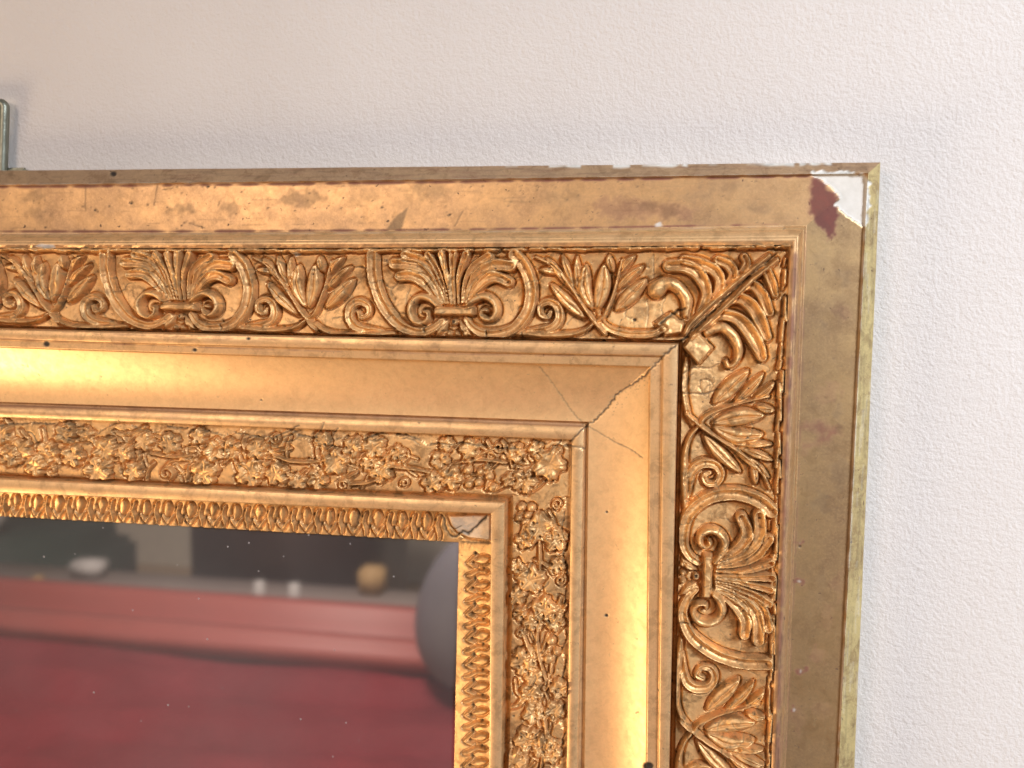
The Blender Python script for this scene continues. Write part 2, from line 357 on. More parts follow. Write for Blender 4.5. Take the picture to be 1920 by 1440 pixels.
def palmette(f, s):
    L = lambda *p: [f(q) for q in p]
    jj = lambda r: r*s
    # big ring to either side
    stroke('scroll_ring', L((830, 602), (815, 615), (792, 623), (770, 619), (749, 608), (732, 589), (717, 565), (708, 541), (702, 516), (701, 479)), [6*s, 9*s, 10*s, 10*s, 10*s], 2.3, 'channel')
    stroke('scroll_ring', L((875, 599), (886, 614), (905, 625), (933, 626), (961, 618), (980, 600), (993, 576), (997, 544), (991, 516), (980, 494), (966, 479)), [6*s, 9*s, 10*s, 11*s, 11*s], 2.3, 'channel')
    # fan of petals
    stroke('petal', L((820, 561), (809, 543), (793, 526), (774, 517), (752, 518)), [3*s, 7*s, 9*s, 9*s, 8*s], 2.4, 'channel')
    stroke('petal', L((881, 561), (894, 543), (912, 525), (932, 519), (955, 529)), [3*s, 7*s, 9*s, 9*s, 8*s], 2.4, 'channel')
    stroke('petal', L((829, 567), (815, 536), (800, 511), (778, 498), (742, 495)), [3*s, 6*s, 9*s, 10*s, 9*s], 2.5, 'channel')
    stroke('petal', L((872, 566), (884, 536), (903, 511), (929, 498), (959, 499)), [3*s, 6*s, 9*s, 10*s, 9*s], 2.5, 'channel')
    stroke('petal', L((835, 568), (823, 527), (808, 502), (789, 486), (762, 479)), [2.5*s, 5*s, 7*s, 7*s], 2.6, 'channel')
    stroke('petal', L((866, 567), (875, 531), (890, 502), (918, 481)), [2.5*s, 5*s, 7*s, 7*s], 2.6, 'channel')
    stroke('petal', L((840, 569), (831, 531), (820, 502), (805, 479)), [2.2*s, 4*s, 5.5*s, 6*s], 2.7, 'channel')
    stroke('petal', L((846, 570), (841, 526), (830, 477)), [2.2*s, 4*s, 5.5*s], 2.8, 'channel')
    stroke('petal', L((852, 570), (850, 526), (851, 475)), [2.2*s, 4*s, 6*s], 2.9, 'channel')
    stroke('petal', L((859, 569), (861, 523), (876, 477)), [2.2*s, 4*s, 6*s], 2.8, 'channel')
    # grooves cut between the petals
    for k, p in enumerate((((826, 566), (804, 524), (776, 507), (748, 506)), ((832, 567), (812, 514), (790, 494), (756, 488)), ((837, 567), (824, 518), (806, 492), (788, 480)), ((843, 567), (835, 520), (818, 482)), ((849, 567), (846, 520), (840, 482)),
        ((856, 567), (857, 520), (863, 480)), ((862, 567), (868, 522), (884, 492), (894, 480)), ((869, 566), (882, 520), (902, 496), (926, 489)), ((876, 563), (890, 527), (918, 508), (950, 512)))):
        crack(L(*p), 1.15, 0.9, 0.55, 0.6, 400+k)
    # volutes
    stroke('volute', L((823, 573), (808, 560), (790, 557), (776, 568), (772, 585), (779, 600), (793, 606), (805, 598), (805, 586), (798, 584)), [5*s, 7*s, 7*s, 6.5*s, 5*s, 3.5*s], 2.7, 'round', 1.0)
    stroke('volute', L((879, 572), (894, 561), (912, 556), (928, 566), (933, 583), (925, 597), (912, 598), (904, 589), (909, 581), (916, 583)), [5*s, 7*s, 7*s, 6.5*s, 5*s, 3.5*s], 2.7, 'round', 1.0)
    # tie and drop below it
    a, b, c, d = f((815, 575)), f((892, 575)), f((893, 593)), f((816, 592))
    slab('tie_bar', [a, b, c, d], 3.1, 3.5)
    stroke('drop_leaf', L((840, 600), (832, 614), (818, 629)), [4*s, 6*s, 4*s], 1.7, 'leaf')
    stroke('drop_leaf', L((862, 600), (870, 616), (884, 629)), [4*s, 6*s, 4*s], 1.7, 'leaf')
    for x in (843, 858, 873): bump('drop_bead', *f((x, 625)), 6*s, 1.6)
    curl('drop_curl', *f((853, 603)), 6*s, 1.8, w=2.4*s); pit(*f((853, 603)), 3.2*s, 1.2, 0.9)
    # side curls and running stem along the bottom
    for sg in (1, -1):
        g = lambda p: f((853+sg*(p[0]-853), p[1]))
        stroke('side_curl', [g(p) for p in ((990, 622), (1031, 616), (1048, 600), (1047, 577), (1032, 566), (1015, 573), (1014, 589), (1027, 595), (1033, 585))], [4*s, 7*s, 8*s, 8*s, 6.5*s, 5*s, 4*s], 2.0, 'channel')
        stroke('running_stem', [g(p) for p in ((965, 624), (1026, 628), (1070, 627), (1097, 619), (1114, 606))], [5*s, 7*s, 7*s, 5*s, 4*s], 1.8, 'round')
def sprig(f, s):
    L = lambda *p: [f(q) for q in p]
    stroke('stem', L((1135, 626), (1115, 603), (1092, 570), (1076, 545), (1053, 515), (1028, 494), (1004, 482)), [5*s, 4.5*s, 4*s, 3.2*s, 2.4*s], 2.3, 'round', 1.0)
    stroke('stem', L((1118, 604), (1133, 592), (1149, 556), (1159, 519), (1166, 488)), [4*s, 4*s, 3*s, 2.4*s], 2.2, 'round', 1.0)
    for p, r in ((((1098, 596), (1066, 567), (1034, 533)), 9), (((1070, 541), (1047, 508), (1024, 484)), 6), (((1079, 538), (1066, 508), (1054, 478)), 6),
                 (((1111, 578), (1096, 540), (1099, 497)), 11), (((1120, 580), (1130, 540), (1134, 496)), 12), (((1156, 580), (1180, 556), (1211, 525)), 11),
                 (((1156, 545), (1180, 520), (1206, 499)), 7), (((1160, 515), (1172, 497), (1190, 480)), 6), (((1150, 510), (1144, 494), (1142, 478)), 6),
                 (((1089, 560), (1084, 520), (1082, 480)), 6), (((1050, 512), (1030, 508), (1012, 506)), 5)):
        stroke('leaf', L(*p), r*s, 2.2, 'leaf')

TOPM = [(853, 1.0), (340, 0.905), (-118, 0.82), (-530, 0.75)]
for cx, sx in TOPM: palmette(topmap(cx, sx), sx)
for cx, sx in TOPM[1:]: sprig(topmap(cx+ (0 if cx != 340 else 0), sx), sx)
sprig(topmap(853, 1.0), 1.0)
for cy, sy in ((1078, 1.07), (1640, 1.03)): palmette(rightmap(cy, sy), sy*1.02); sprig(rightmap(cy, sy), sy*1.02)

# corner spray
for p, r, k in (
    (((1286, 590), (1287, 562), (1271, 539), (1249, 532), (1231, 543)), [6, 9, 9, 10, 14], 'round'),
    (((1312, 584), (1325, 549), (1312, 517), (1287, 500), (1254, 499)), [5, 8, 11, 11, 9], 'channel'),
    (((1337, 566), (1350, 531), (1341, 509), (1312, 494), (1283, 487)), [4, 8, 10, 9, 7], 'channel'),
    (((1355, 545), (1374, 517), (1367, 499), (1346, 488)), [4, 7, 9, 7], 'channel'),
    (((1382, 520), (1399, 496), (1395, 482)), [4, 6, 6], 'channel'),
    (((1325, 624), (1352, 613), (1375, 631), (1385, 657), (1377, 680), (1365, 686), (1361, 677)), [6, 9, 9, 9, 7, 5, 4], 'round'),
    (((1319, 612), (1348, 592), (1377, 595), (1399, 613), (1420, 648), (1428, 669)), [4, 8, 10, 12, 12, 8], 'channel'),
    (((1348, 578), (1381, 560), (1406, 571), (1424, 600), (1437, 631)), [4, 8, 11, 11, 8], 'channel'),
    (((1380, 549), (1408, 535), (1428, 553), (1441, 585)), [4, 8, 10, 8], 'channel'),
    (((1411, 517), (1433, 506), (1446, 530), (1452, 552)), [4, 7, 8, 6], 'channel')):
    stroke('corner_leaf', p, r, 2.6, k)
stroke('corner_stem', ((1284, 626), (1300, 601), (1366, 541), (1441, 480)), [5, 6, 6, 5], 2.9, 'round', 1.0)
stroke('corner_stem', ((1296, 634), (1320, 611), (1368, 566), (1404, 530), (1456, 488)), [5, 6, 6, 5], 2.9, 'round', 1.0)
slab('broken_tie', [(1305, 616), (1338, 652), (1309, 685), (1279, 651)], 3.4, 3)
slab('broken_tie', [(1226, 606), (1256, 585), (1285, 606), (1281, 626), (1246, 632)], 2.0, 5)
stroke('running_stem', ((1122, 582), (1130, 605), (1148, 619), (1181, 627), (1223, 626), (1244, 616)), [4, 7, 8, 8, 6], 2.0, 'channel')
stroke('running_stem', ((1288, 672), (1284, 700), (1283, 735), (1289, 770), (1299, 797)), [5, 6, 6, 6, 4], 2.0, 'channel')
# knobbly rim where the scroll border meets the outer bead
for x in np.arange(-400, 1480, 17):
    x0 = x+RNG.uniform(-3, 3); ln = RNG.uniform(10, 22); y = float(_pt[3](x0))+4.5; y1 = float(_pt[3](x0+ln))+4.5
    stroke('rim_scrap', ((x0, y+RNG.uniform(-1.5, 1.5)), (x0+ln, y1+RNG.uniform(-1.5, 1.5))), RNG.uniform(2.5, 5), RNG.uniform(1.6, 2.6), 'round', 1.0)
for y in np.arange(466, 1780, 23):
    y0 = y+RNG.uniform(-9, 9); ln = RNG.uniform(12, 55); xo = RNG.uniform(2, 11)
    stroke('rim_scrap', ((float(_pr[3](y0))-xo, y0), (float(_pr[3](y0+ln))-xo+RNG.uniform(-3, 3), y0+ln)), RNG.uniform(2, 5), RNG.uniform(0.9, 2.0), 'round', 1.0)

# vine border
VL = [(40, 845, 25), (90, 848, 22), (125, 812, 20), (162, 815, 16), (70, 872, 22), (140, 855, 22), (200, 842, 22), (188, 880, 25), (253, 884, 20), (236, 850, 18), (272, 828, 18),
 (320, 832, 22), (375, 818, 16), (405, 845, 22), (385, 885, 25), (432, 842, 20), (484, 842, 20), (470, 886, 29), (520, 888, 22), (605, 826, 18), (630, 866, 25), (596, 898, 21), (560, 905, 17), (663, 838, 21), (702, 838, 22), (716, 884, 24),
 (690, 868, 16), (746, 850, 17), (826, 862, 19), (812, 904, 22), (846, 896, 23), (838, 833, 14), (882, 842, 21), (984, 902, 25), (1030, 870, 31), (968, 850, 19), (1005, 842, 16), (955, 900, 14),
 (1012, 990, 29), (1043, 1011, 22), (985, 1012, 20), (995, 1086, 28), (970, 1116, 18), (1021, 1142, 26), (1000, 1166, 18), (1042, 1166, 20), (984, 1240, 26), (1001, 1268, 20), (995, 1300, 22), (1050, 1290, 18),
 (1000, 1336, 20), (1040, 1332, 21), (988, 1386, 24), (1018, 1397, 22), (968, 1424, 22), (1034, 1412, 19), (1045, 1060, 16), (975, 1150, 14), (968, 1062, 14)]
for x in range(-400, 20, 34): VL += [(x, float(_pt[10](x))+26+RNG.uniform(-6, 6), RNG.uniform(15, 21)), (x+15, float(_pt[10](x))+70+RNG.uniform(-8, 8), RNG.uniform(18, 23))]
for y in range(1455, 1780, 38): VL += [(975+RNG.uniform(-8, 4), y, RNG.uniform(17, 24)), (1030+RNG.uniform(-6, 8), y+14, RNG.uniform(17, 25))]
# pressed composition sheet under the vine, torn along its outer edge
nt = np.random.RandomState(5)
kx = np.arange(-430, 1120, 22); ke = nt.uniform(2, 22, len(kx))
ky = np.arange(800, 1800, 22); kf = nt.uniform(2, 16, len(ky))
for x in range(-419, 1080):
    e = float(_pt[10](x))+np.interp(x, kx, ke)+1.5*nt.randn(); y1 = float(_pt[11](x))
    a, b = int(e-Y0), int(y1-Y0)
    if b > a: HC[a:b, x-X0] = np.maximum(HC[a:b, x-X0], 0.55)
for y in range(930, 1780):
    e = float(_pr[10](y))-np.interp(y, ky, kf)-1.5*nt.randn(); x0 = float(_pr[11](y)); a, b = int(x0-X0), int(e-X0)
    if b > a: HC[y-Y0, a:b] = np.maximum(HC[y-Y0, a:b], 0.55)
# low tangle between the leaves
for k in range(200):
    if k < 125:
        x = RNG.uniform(-400, 1040); y = float(_pt[10](x))+RNG.uniform(14, 96)
    else:
        y = RNG.uniform(960, 1770); x = float(_pr[11](y))+RNG.uniform(8, 95)
    a = RNG.uniform(0, 6.28); l = RNG.uniform(10, 24); bnd = RNG.uniform(-6, 6)
    stroke('tendril', ((x-l*math.cos(a), y-l*math.sin(a)), (x+bnd*math.sin(a), y-bnd*math.cos(a)), (x+l*math.cos(a), y+l*math.sin(a))), RNG.uniform(2, 4.5), RNG.uniform(0.8, 1.2), 'round', 1.0)
for k, (x, y, r) in enumerate(VL): vine_leaf(x, y, r, 1.75, RNG.uniform(0, 6.28), 100+k)
for x, y, r in ((315, 887, 13), (516, 824, 10), (645, 909, 11), (936, 838, 12), (1052, 1087, 10), (976, 1185, 9), (1046, 944, 10), (760, 905, 9), (100, 882, 10)):
    curl('tendril_curl', x, y, r, 1.6, 1 if (int(x) % 2) else -1, RNG.uniform(0, 6))
for pts in (((360, 854), (325, 856), (285, 850)), ((512, 853), (545, 864), (585, 866), (612, 862)), ((700, 866), (735, 874), (780, 880), (806, 886)), ((870, 866), (905, 862), (950, 868)), ((1012, 1014), (1013, 1040), (1013, 1066)),
            ((1017, 1150), (1008, 1185), (1010, 1225), (1024, 1275)), ((978, 1180), (990, 1210), (1003, 1240)), ((1015, 1330), (1024, 1370), (1014, 1440)), ((655, 908), (690, 905), (715, 895)), ((880, 870), (905, 850), (925, 842))):
    stroke('vine_stem', pts, [2.5, 3.5, 2.5], 1.7, 'round', 1.0)
for x, y, r in ((878, 881, 9), (898, 904, 9), (880, 907, 9), (918, 893, 8.5), (925, 914, 9), (902, 884, 8), (912, 876, 7), (979, 950, 9), (997, 951, 9), (974, 970, 8), (990, 965, 8), (985, 978, 8), (1034, 1200, 10), (1030, 1234, 11), (1044, 1220, 8), (1048, 845, 8), (1010, 858, 8)):
    bump('grape', x, y, r, 1.9)

# leaf-tip border at the sight edge
def leaf_tip(f, s):
    j1, j2 = RNG.uniform(.8, 1.15), RNG.uniform(.75, 1.2)
    L = lambda *p: [f(q) for q in p]
    stroke('leaf_tip', L((0, .14), (0, .34), (-1, .52), (-2, .66)), [6*s*j1, 9.5*s*j1, 7*s*j2, 3*s], 1.05*j2, 'round', 1.0)
    stroke('leaf_tip', L((-11, .62), (-5, .80), (0, .97)), [3*s, 4*s, 3*s], 1.2, 'round', 1.0)
    stroke('leaf_tip', L((11, .62), (5, .80), (0, .97)), [3*s, 4*s, 3*s], 1.2, 'round', 1.0)
    stroke('leaf_tip', L((23, .16), (19, .5), (23, .78), (23, .98)), [4*s, 3.5*s, 5*s, 3*s], 1.0, 'round', 1.0)
    x, y = f((16, .30)); pit(x, y, 3.0*s, 1.1, 0.75, 0.7)
    x, y = f((-16, .66)); pit(x, y, 4.2*s, 1.2, 0.8, 0.7)
    x, y = f((1, .76)); pit(x, y, 2.6*s, 0.8, 0.5)
x = 800.0; s = 1.0
while x > -400:
    s = 0.84+0.16*(x/860)
    leaf_tip(lambda p, x=x, s=s: (x+p[0]*s, float(_pt[13](x+p[0]*s)+p[1]*(_pt[14](x+p[0]*s)-_pt[13](x+p[0]*s)))), s); x -= 46.5*s
y = 1052.0
while y < 1780:
    leaf_tip(lambda p, y=y: (float(_pr[13](y+p[0])+p[1]*0.74*(_pr[14](y+p[0])-_pr[13](y+p[0]))), y+p[0]+ (p[1]-.5)*10), 1.0); y += 47.5
# broken corner of the leaf-tip border: bare plaster fill with dark cracks
slab('plaster_fill', [(838, 966), (922, 964), (921, 1014), (880, 1010), (858, 1000), (846, 986)], 0.9, 3)
stain([(842, 968), (921, 966), (920, 1012), (885, 1008), (860, 997), (848, 984)], 1, 0.5, 3, 2)
crack([(832, 968), (834, 985), (842, 1000), (855, 1006), (868, 996), (880, 1000)], 2.0, 0.9, 0.95, 2, 3)
crack([(878, 999), (895, 985), (912, 968)], 1.8, 0.9, 0.95, 1.5, 4)
crack([(840, 985), (852, 992), (866, 984)], 0.9, 0.4, 0.8, 1.5, 5)
crack([(864, 1016), (890, 1017), (920, 1018)], 1.2, 0.6, 0.8, 0.8, 6)
crack([(672, 958), (672, 970), (668, 990)], 1.5, 0.7, 0.9, 1, 7)

# ------------------------------------------------------------------ cracks, holes, losses
crack([(1268, 646), (1242, 670), (1222, 690), (1205, 708), (1183, 722), (1165, 733), (1150, 748), (1140, 762), (1122, 782), (1098, 800)], 1.6, 0.55, 0.95, 2.6, 10)
crack([(1098, 800), (1085, 812), (1071, 827)], 1.6, 0.7, 0.9, 1.5, 11)
crack([(1012, 688), (1035, 716), (1060, 752), (1076, 775), (1098, 797)], 1.25, 0.12, 0.85, 1.0, 12)
crack([(1100, 797), (1130, 815), (1160, 832), (1182, 842), (1205, 858)], 1.1, 0.1, 0.8, 0.8, 13)
crack([(1284, 634), (1300, 618), (1340, 582), (1400, 522), (1455, 476)], 1.1, 1.4, 0.8, 2.0, 14)
crack([(1280, 700), (1300, 690), (1330, 690), (1348, 682)], 0.8, 0.4, 0.8, 1, 15)
crack([(1277, 735), (1300, 738), (1325, 738), (1350, 728)], 0.9, 0.4, 0.85, 1.5, 16)
crack([(1312, 715), (1322, 711), (1335, 718), (1333, 732), (1318, 738), (1312, 726), (1313, 714)], 0.8, 0.4, 0.8, 1, 17)
crack([(1274, 1165), (1290, 1166), (1310, 1170)], 1.1, 0.6, 0.9, 0.8, 18)
crack([(912, 640), (912, 618)], 1.4, 1.0, 0.95, 0.8, 19); crack([(979, 640), (979, 622)], 1.2, 0.8, 0.9, 0.8, 20)
crack([(418, 622), (416, 600)], 1.2, 0.8, 0.9, 1, 21); crack([(797, 622), (795, 606)], 1.2, 0.8, 0.9, 1, 22)
crack([(482, 478), (500, 500), (512, 545)], 1.0, 0.5, 0.85, 1.5, 23); crack([(690, 535), (688, 505), (665, 500)], 1.1, 0.6, 0.9, 1.2, 24)
crack([(765, 585), (762, 560), (770, 540)], 0.8, 0.3, 0.7, 1.5, 25); crack([(1226, 478), (1226, 520)], 0.9, 0.5, 0.9, 0.6, 26)
crack([(1214, 560), (1216, 590), (1212, 618)], 0.7, 0.3, 0.7, 1.0, 27); crack([(1240, 605), (1258, 590), (1284, 578)], 2.0, 0.9, 0.9, 2, 28)
crack([(1272, 640), (1290, 632)], 2, 1, 1, 1, 29)
for k in range(120):      # fine crazing on the scroll border
    if k < 70: x = RNG.uniform(0, 1250); y = float(_pt[3](x))+RNG.uniform(20, 150)
    else: y = RNG.uniform(690, 1430); x = float(_pr[4](y))+RNG.uniform(15, 170)
    a = RNG.uniform(0, 6.28); pts = [(x, y)]
    for _ in range(4): a += RNG.uniform(-.9, .9); pts.append((pts[-1][0]+9*math.cos(a), pts[-1][1]+9*math.sin(a)))
    crack(pts, 0.8, 0.2, 0.75, 1.2, 1200+k)
for k in range(260):     # pinholes in the gilding of the carved borders
    u = RNG.rand()
    if u < .4: x = RNG.uniform(-100, 1270); y = float(_pt[3](x))+RNG.uniform(12, 160)
    elif u < .7: y = RNG.uniform(660, 1500); x = float(_pr[4](y))+RNG.uniform(8, 180)
    elif u < .88: x = RNG.uniform(-100, 1050); y = float(_pt[10](x))+RNG.uniform(8, 100)
    else: y = RNG.uniform(950, 1500); x = float(_pr[11](y))+RNG.uniform(6, 95)
    pit(x, y, RNG.uniform(0.9, 2.3), 0.5, RNG.uniform(.5, .95), RNG.uniform(.7, 1.5))
for k, x in enumerate(range(-60, 1060, 62)):   # open tears along the upper edge of the vine border
    xs_ = [x+RNG.uniform(-12, 12)+d for d in (0, 14, 28, 42)]
    crack([(q, float(_pt[10](q))+np.interp(q, kx, ke)-0.5) for q in xs_], RNG.uniform(0.8, 1.7), 0.6, 0.85, 1.0, 500+k)
for k, y in enumerate(range(960, 1460, 70)):
    ys_ = [y+RNG.uniform(-12, 12)+d for d in (0, 14, 28, 42)]
    crack([(float(_pr[10](q))-np.interp(q, ky, kf)+0.5, q) for q in ys_], RNG.uniform(0.8, 1.5), 0.6, 0.85, 1.0, 540+k)
for k in range(22):      # crazing on the vine border
    if k < 13: x = RNG.uniform(0, 1050); y = float(_pt[10](x))+RNG.uniform(6, 30)
    else: y = RNG.uniform(960, 1430); x = float(_pr[10](y))-RNG.uniform(4, 90)
    a = RNG.uniform(-.6, .6)+(0 if k < 13 else 1.57); pts = [(x, y)]
    for _ in range(4): a += RNG.uniform(-.6, .6); pts.append((pts[-1][0]+9*math.cos(a), pts[-1][1]+9*math.sin(a)))
    crack(pts, 1.0, 0.4, 0.85, 1.2, 300+k)
for x, y, r in ((212, 326, 5), (87, 645, 5), (365, 656, 3.6), (1216, 1437, 8), (466, 635, 2.6), (1138, 960, 2.2), (1137, 1154, 3), (490, 750, 1.8), (1500, 1025, 2.2), (390, 350, 2), (246, 381, 2), (178, 394, 1.8), (843, 403, 1.8), (1190, 600, 3)):
    pit(x, y, r, 0.8, 1.0, 1.25)
for k in range(70):      # pitted gilding along the mitre
    u = RNG.rand(); x = 1225-95*u+RNG.uniform(-16, 16); y = 690+85*u+RNG.uniform(-10, 10); pit(x, y, RNG.uniform(0.7, 1.5), 0.08, RNG.uniform(.3, .8))
for x0, y0, x1, y1 in ((160, 352, 159, 395), (295, 346, 289, 385), (305, 356, 325, 352), (868, 396, 852, 425), (412, 377, 408, 388), (355, 418, 385, 428)):
    crack([(x0, y0), ((x0+x1)/2, (y0+y1)/2), (x1, y1)], 0.7, 0.12, 0.6, 0.8, int(x0))
for k in range(150):
    x = RNG.uniform(-300, 1500); y = float(_pt[1](x))+RNG.uniform(6, 88); pit(x, y, RNG.uniform(0.7, 1.8), 0.05, RNG.uniform(.3, .8), RNG.uniform(.8, 1.8))
for k in range(110):
    y = RNG.uniform(440, 1600); x = float(_pr[2](y))+RNG.uniform(8, 95); pit(x, y, RNG.uniform(0.8, 2.0), 0.04, RNG.uniform(.2, .6), RNG.uniform(.8, 1.5))

# red clay showing along the arrises of the flat and in rubbed places
def linestain(fn, along0, along1, vert, ch, off, half, v, seed, even=0.0):
    nz = np.interp(np.arange(along0, along1), np.arange(along0, along1+60, 14), np.random.RandomState(seed).rand(len(np.arange(along0, along1+60, 14))))
    nz = nz*(1-even)+0.55*even
    for k, a in enumerate(range(along0, along1)):
        c = float(fn(a))+off; hw = half*(0.35+1.1*nz[k])
        for j in range(int(c-hw-2), int(c+hw+3)):
            vv = v*np.clip(1.2-abs(j-c)/max(hw, .3), 0, 1)*np.clip(nz[k]*2.2, 0.25, 1)
            xx, yy = (a, j) if not vert else (j, a)
            if 0 <= yy-Y0 < CH and 0 <= xx-X0 < CW: WC[yy-Y0, xx-X0, ch] = max(WC[yy-Y0, xx-X0, ch], vv)
linestain(_pt[1], -400, 1520, False, 0, 3.0, 3.0, 0.95, 1)
linestain(_pt[2], -400, 1460, False, 0, -3.5, 2.6, 0.95, 2)
linestain(_pt[6], -400, 1230, False, 0, 1.0, 1.6, 0.7, 3)
linestain(_pt[8], -400, 1095, False, 0, 6.0, 5.5, 0.6, 4, 0.8)
linestain(_pt[1], -400, 1515, False, 1, -1.0, 1.0, 0.55, 14)
linestain(_pt[2], -400, 1470, False, 1, 1.0, 0.9, 0.35, 15)
linestain(_pr[2], 430, 1780, True, 0, 2.0, 2.0, 0.5, 5)
linestain(_pr[8], 800, 1780, True, 0, -5.0, 3.0, 0.35, 6, 0.7)
linestain(_pr[3], 470, 1780, True, 0, 9.0, 7.0, 0.7, 7)
for a_, b_, h_ in ((948, 972, 3), (1030, 1090, 3.5), (1150, 1182, 5), (1205, 1290, 4), (1330, 1345, 3), (1400, 1490, 5), (1500, 1560, 4)): linestain(_pt[0], a_, b_, False, 1, 2.0, h_, 1.0, a_)
linestain(_pr[1], 330, 1780, True, 1, 1.0, 1.5, 0.75, 12)
stain([(1518, 335), (1538, 331), (1552, 348), (1577, 371), (1567, 384), (1572, 400), (1566, 440), (1552, 455), (1545, 432), (1530, 425), (1519, 390)], 0, 0.92, 7, 10)
stain([(1110, 385), (1140, 372), (1190, 378), (1260, 380), (1300, 395), (1290, 410), (1200, 412), (1130, 408)], 0, 0.40, 14, 12)
stain([(1504, 800), (1530, 790), (1572, 800), (1575, 815), (1530, 835), (1503, 848), (1500, 838), (1545, 815)], 0, 0.6, 18, 10)
for x, y, w_, h_ in ((1500, 1017, 9, 5), (1499, 1091, 11, 6), (1502, 1257, 13, 7), (1490, 1330, 7, 4)):
    stain([(x-w_, y), (x-w_*.4, y-h_), (x+w_*.8, y-h_*.6), (x+w_, y+h_*.3), (x+w_*.2, y+h_), (x-w_*.7, y+h_*.7)], 0, 0.75, 4, 9)
    stain([(x-3, y-1), (x, y-3), (x+3, y), (x-1, y+3)], 1, 0.6, 2, 4)
# long scuffs and leaf seams running with the mouldings
def streaks(n, fa, fb, lo, hi, vert, ch, v, w0, seed):
    rs = np.random.RandomState(seed)
    for k in range(n):
        a = rs.uniform(lo, hi); t_ = rs.uniform(.06, .94); ln = rs.uniform(8, 70); pts = []
        for u in (0, .5, 1):
            q = a+ln*u; c = float(fa(q))*(1-t_)+float(fb(q))*t_+rs.uniform(-.8, .8)
            pts.append((c, q) if vert else (q, c))
        c = curve(pts, 2.5)
        for m in range(len(c)-1):
            bb = box(min(c[m][0], c[m+1][0])-2, min(c[m][1], c[m+1][1])-2, max(c[m][0], c[m+1][0])+2, max(c[m][1], c[m+1][1])+2)
            if bb is None: continue
            sl, xx, yy = bb; ab = c[m+1]-c[m]; tt = np.clip(((xx-c[m][0])*ab[0]+(yy-c[m][1])*ab[1])/(ab@ab+1e-9), 0, 1)
            d = np.hypot(xx-c[m][0]-tt*ab[0], yy-c[m][1]-tt*ab[1])
            WC[sl][..., ch] = np.maximum(WC[sl][..., ch], v*rs.uniform(.5, 1)*np.clip(1.3-d/w0, 0, 1))
streaks(130, _pr[1], _pr[0], 340, 1780, True, 2, 0.45, 1.1, 31); streaks(40, _pr[1], _pr[0], 340, 1780, True, 1, 0.4, 1.0, 32)
streaks(110, _pt[0], _pt[1], -400, 1600, False, 2, 0.4, 1.1, 33); streaks(40, _pt[0], _pt[1], 300, 1600, False, 0, 0.4, 1.2, 34)
streaks(120, _pt[2], _pt[3], -400, 1450, False, 2, 0.35, 0.9, 35); streaks(70, _pr[3], _pr[2], 470, 1780, True, 2, 0.5, 1.1, 36); streaks(70, _pr[3], _pr[2], 470, 1780, True, 0, 0.6, 1.6, 37)
streaks(70, _pt[5], _pt[6], -400, 1230, False, 0, 0.4, 1.1, 38); streaks(60, _pt[5], _pt[7], -400, 1220, False, 2, 0.3, 0.8, 39); streaks(60, _pr[7], _pr[5], 700, 1780, True, 2, 0.3, 0.9, 40)
streaks(60, _pt[9], _pt[10], -400, 1080, False, 2, 0.3, 0.8, 41); streaks(50, _pt[12], _pt[13], -400, 930, False, 2, 0.3, 0.8, 42); streaks(40, _pr[13], _pr[12], 960, 1780, True, 2, 0.3, 0.8, 43)
streaks(60, _pt[1], _pt[2], -400, 1500, False, 2, 0.28, 0.8, 44); streaks(40, _pr[2], _pr[1], 440, 1780, True, 2, 0.22, 0.9, 45)
CHIP = [(1516, 322), (1545, 321), (1618, 325), (1631, 345), (1628, 427), (1613, 425), (1596, 409), (1567, 383), (1577, 370), (1551, 346), (1537, 333)]
stain(CHIP, 1, 1.0, 1.2, 6.5)
WC[..., 0] *= (1-np.clip(WC[..., 1], 0, 1))
stain([(66, 462), (78, 457), (100, 459), (104, 464), (85, 466)], 1, .9, 2, 1); stain([(549, 476), (560, 472), (564, 478), (553, 482)], 1, .9, 2, 1)
stain([(1228, 420), (1238, 416), (1242, 424), (1230, 425)], 1, .9, 2, 1)
# chipped-away gilding sits a little lower than the gilded surface around it
PT += 0.9*np.clip(WC[..., 1], 0, 1)*(WC[..., 1] > 0.95)
for k in range(14):
    x = RNG.uniform(20, 1480); y = float(_pt[1](x))+RNG.uniform(15, 75); w_, h_ = RNG.uniform(12, 50), RNG.uniform(5, 16)
    stain([(x-w_, y), (x-w_*.3, y-h_), (x+w_*.7, y-h_*.7), (x+w_, y+h_*.2), (x+w_*.2, y+h_)], 2, RNG.uniform(.12, .3), 12, 16)
for k in range(16):
    y = RNG.uniform(470, 1420); x = float(_pr[2](y))+RNG.uniform(12, 90); w_, h_ = RNG.uniform(5, 22), RNG.uniform(10, 45)
    stain([(x-w_, y), (x-w_*.3, y-h_), (x+w_*.7, y-h_*.7), (x+w_, y+h_*.2), (x+w_*.2, y+h_)], (0, 2)[k % 2], RNG.uniform(.15, .35), 10, 14)
# a smudge of dried size on the top flat
stain([(724, 432), (742, 405), (764, 390), (762, 402), (752, 432)], 2, 0.42, 3, 2)

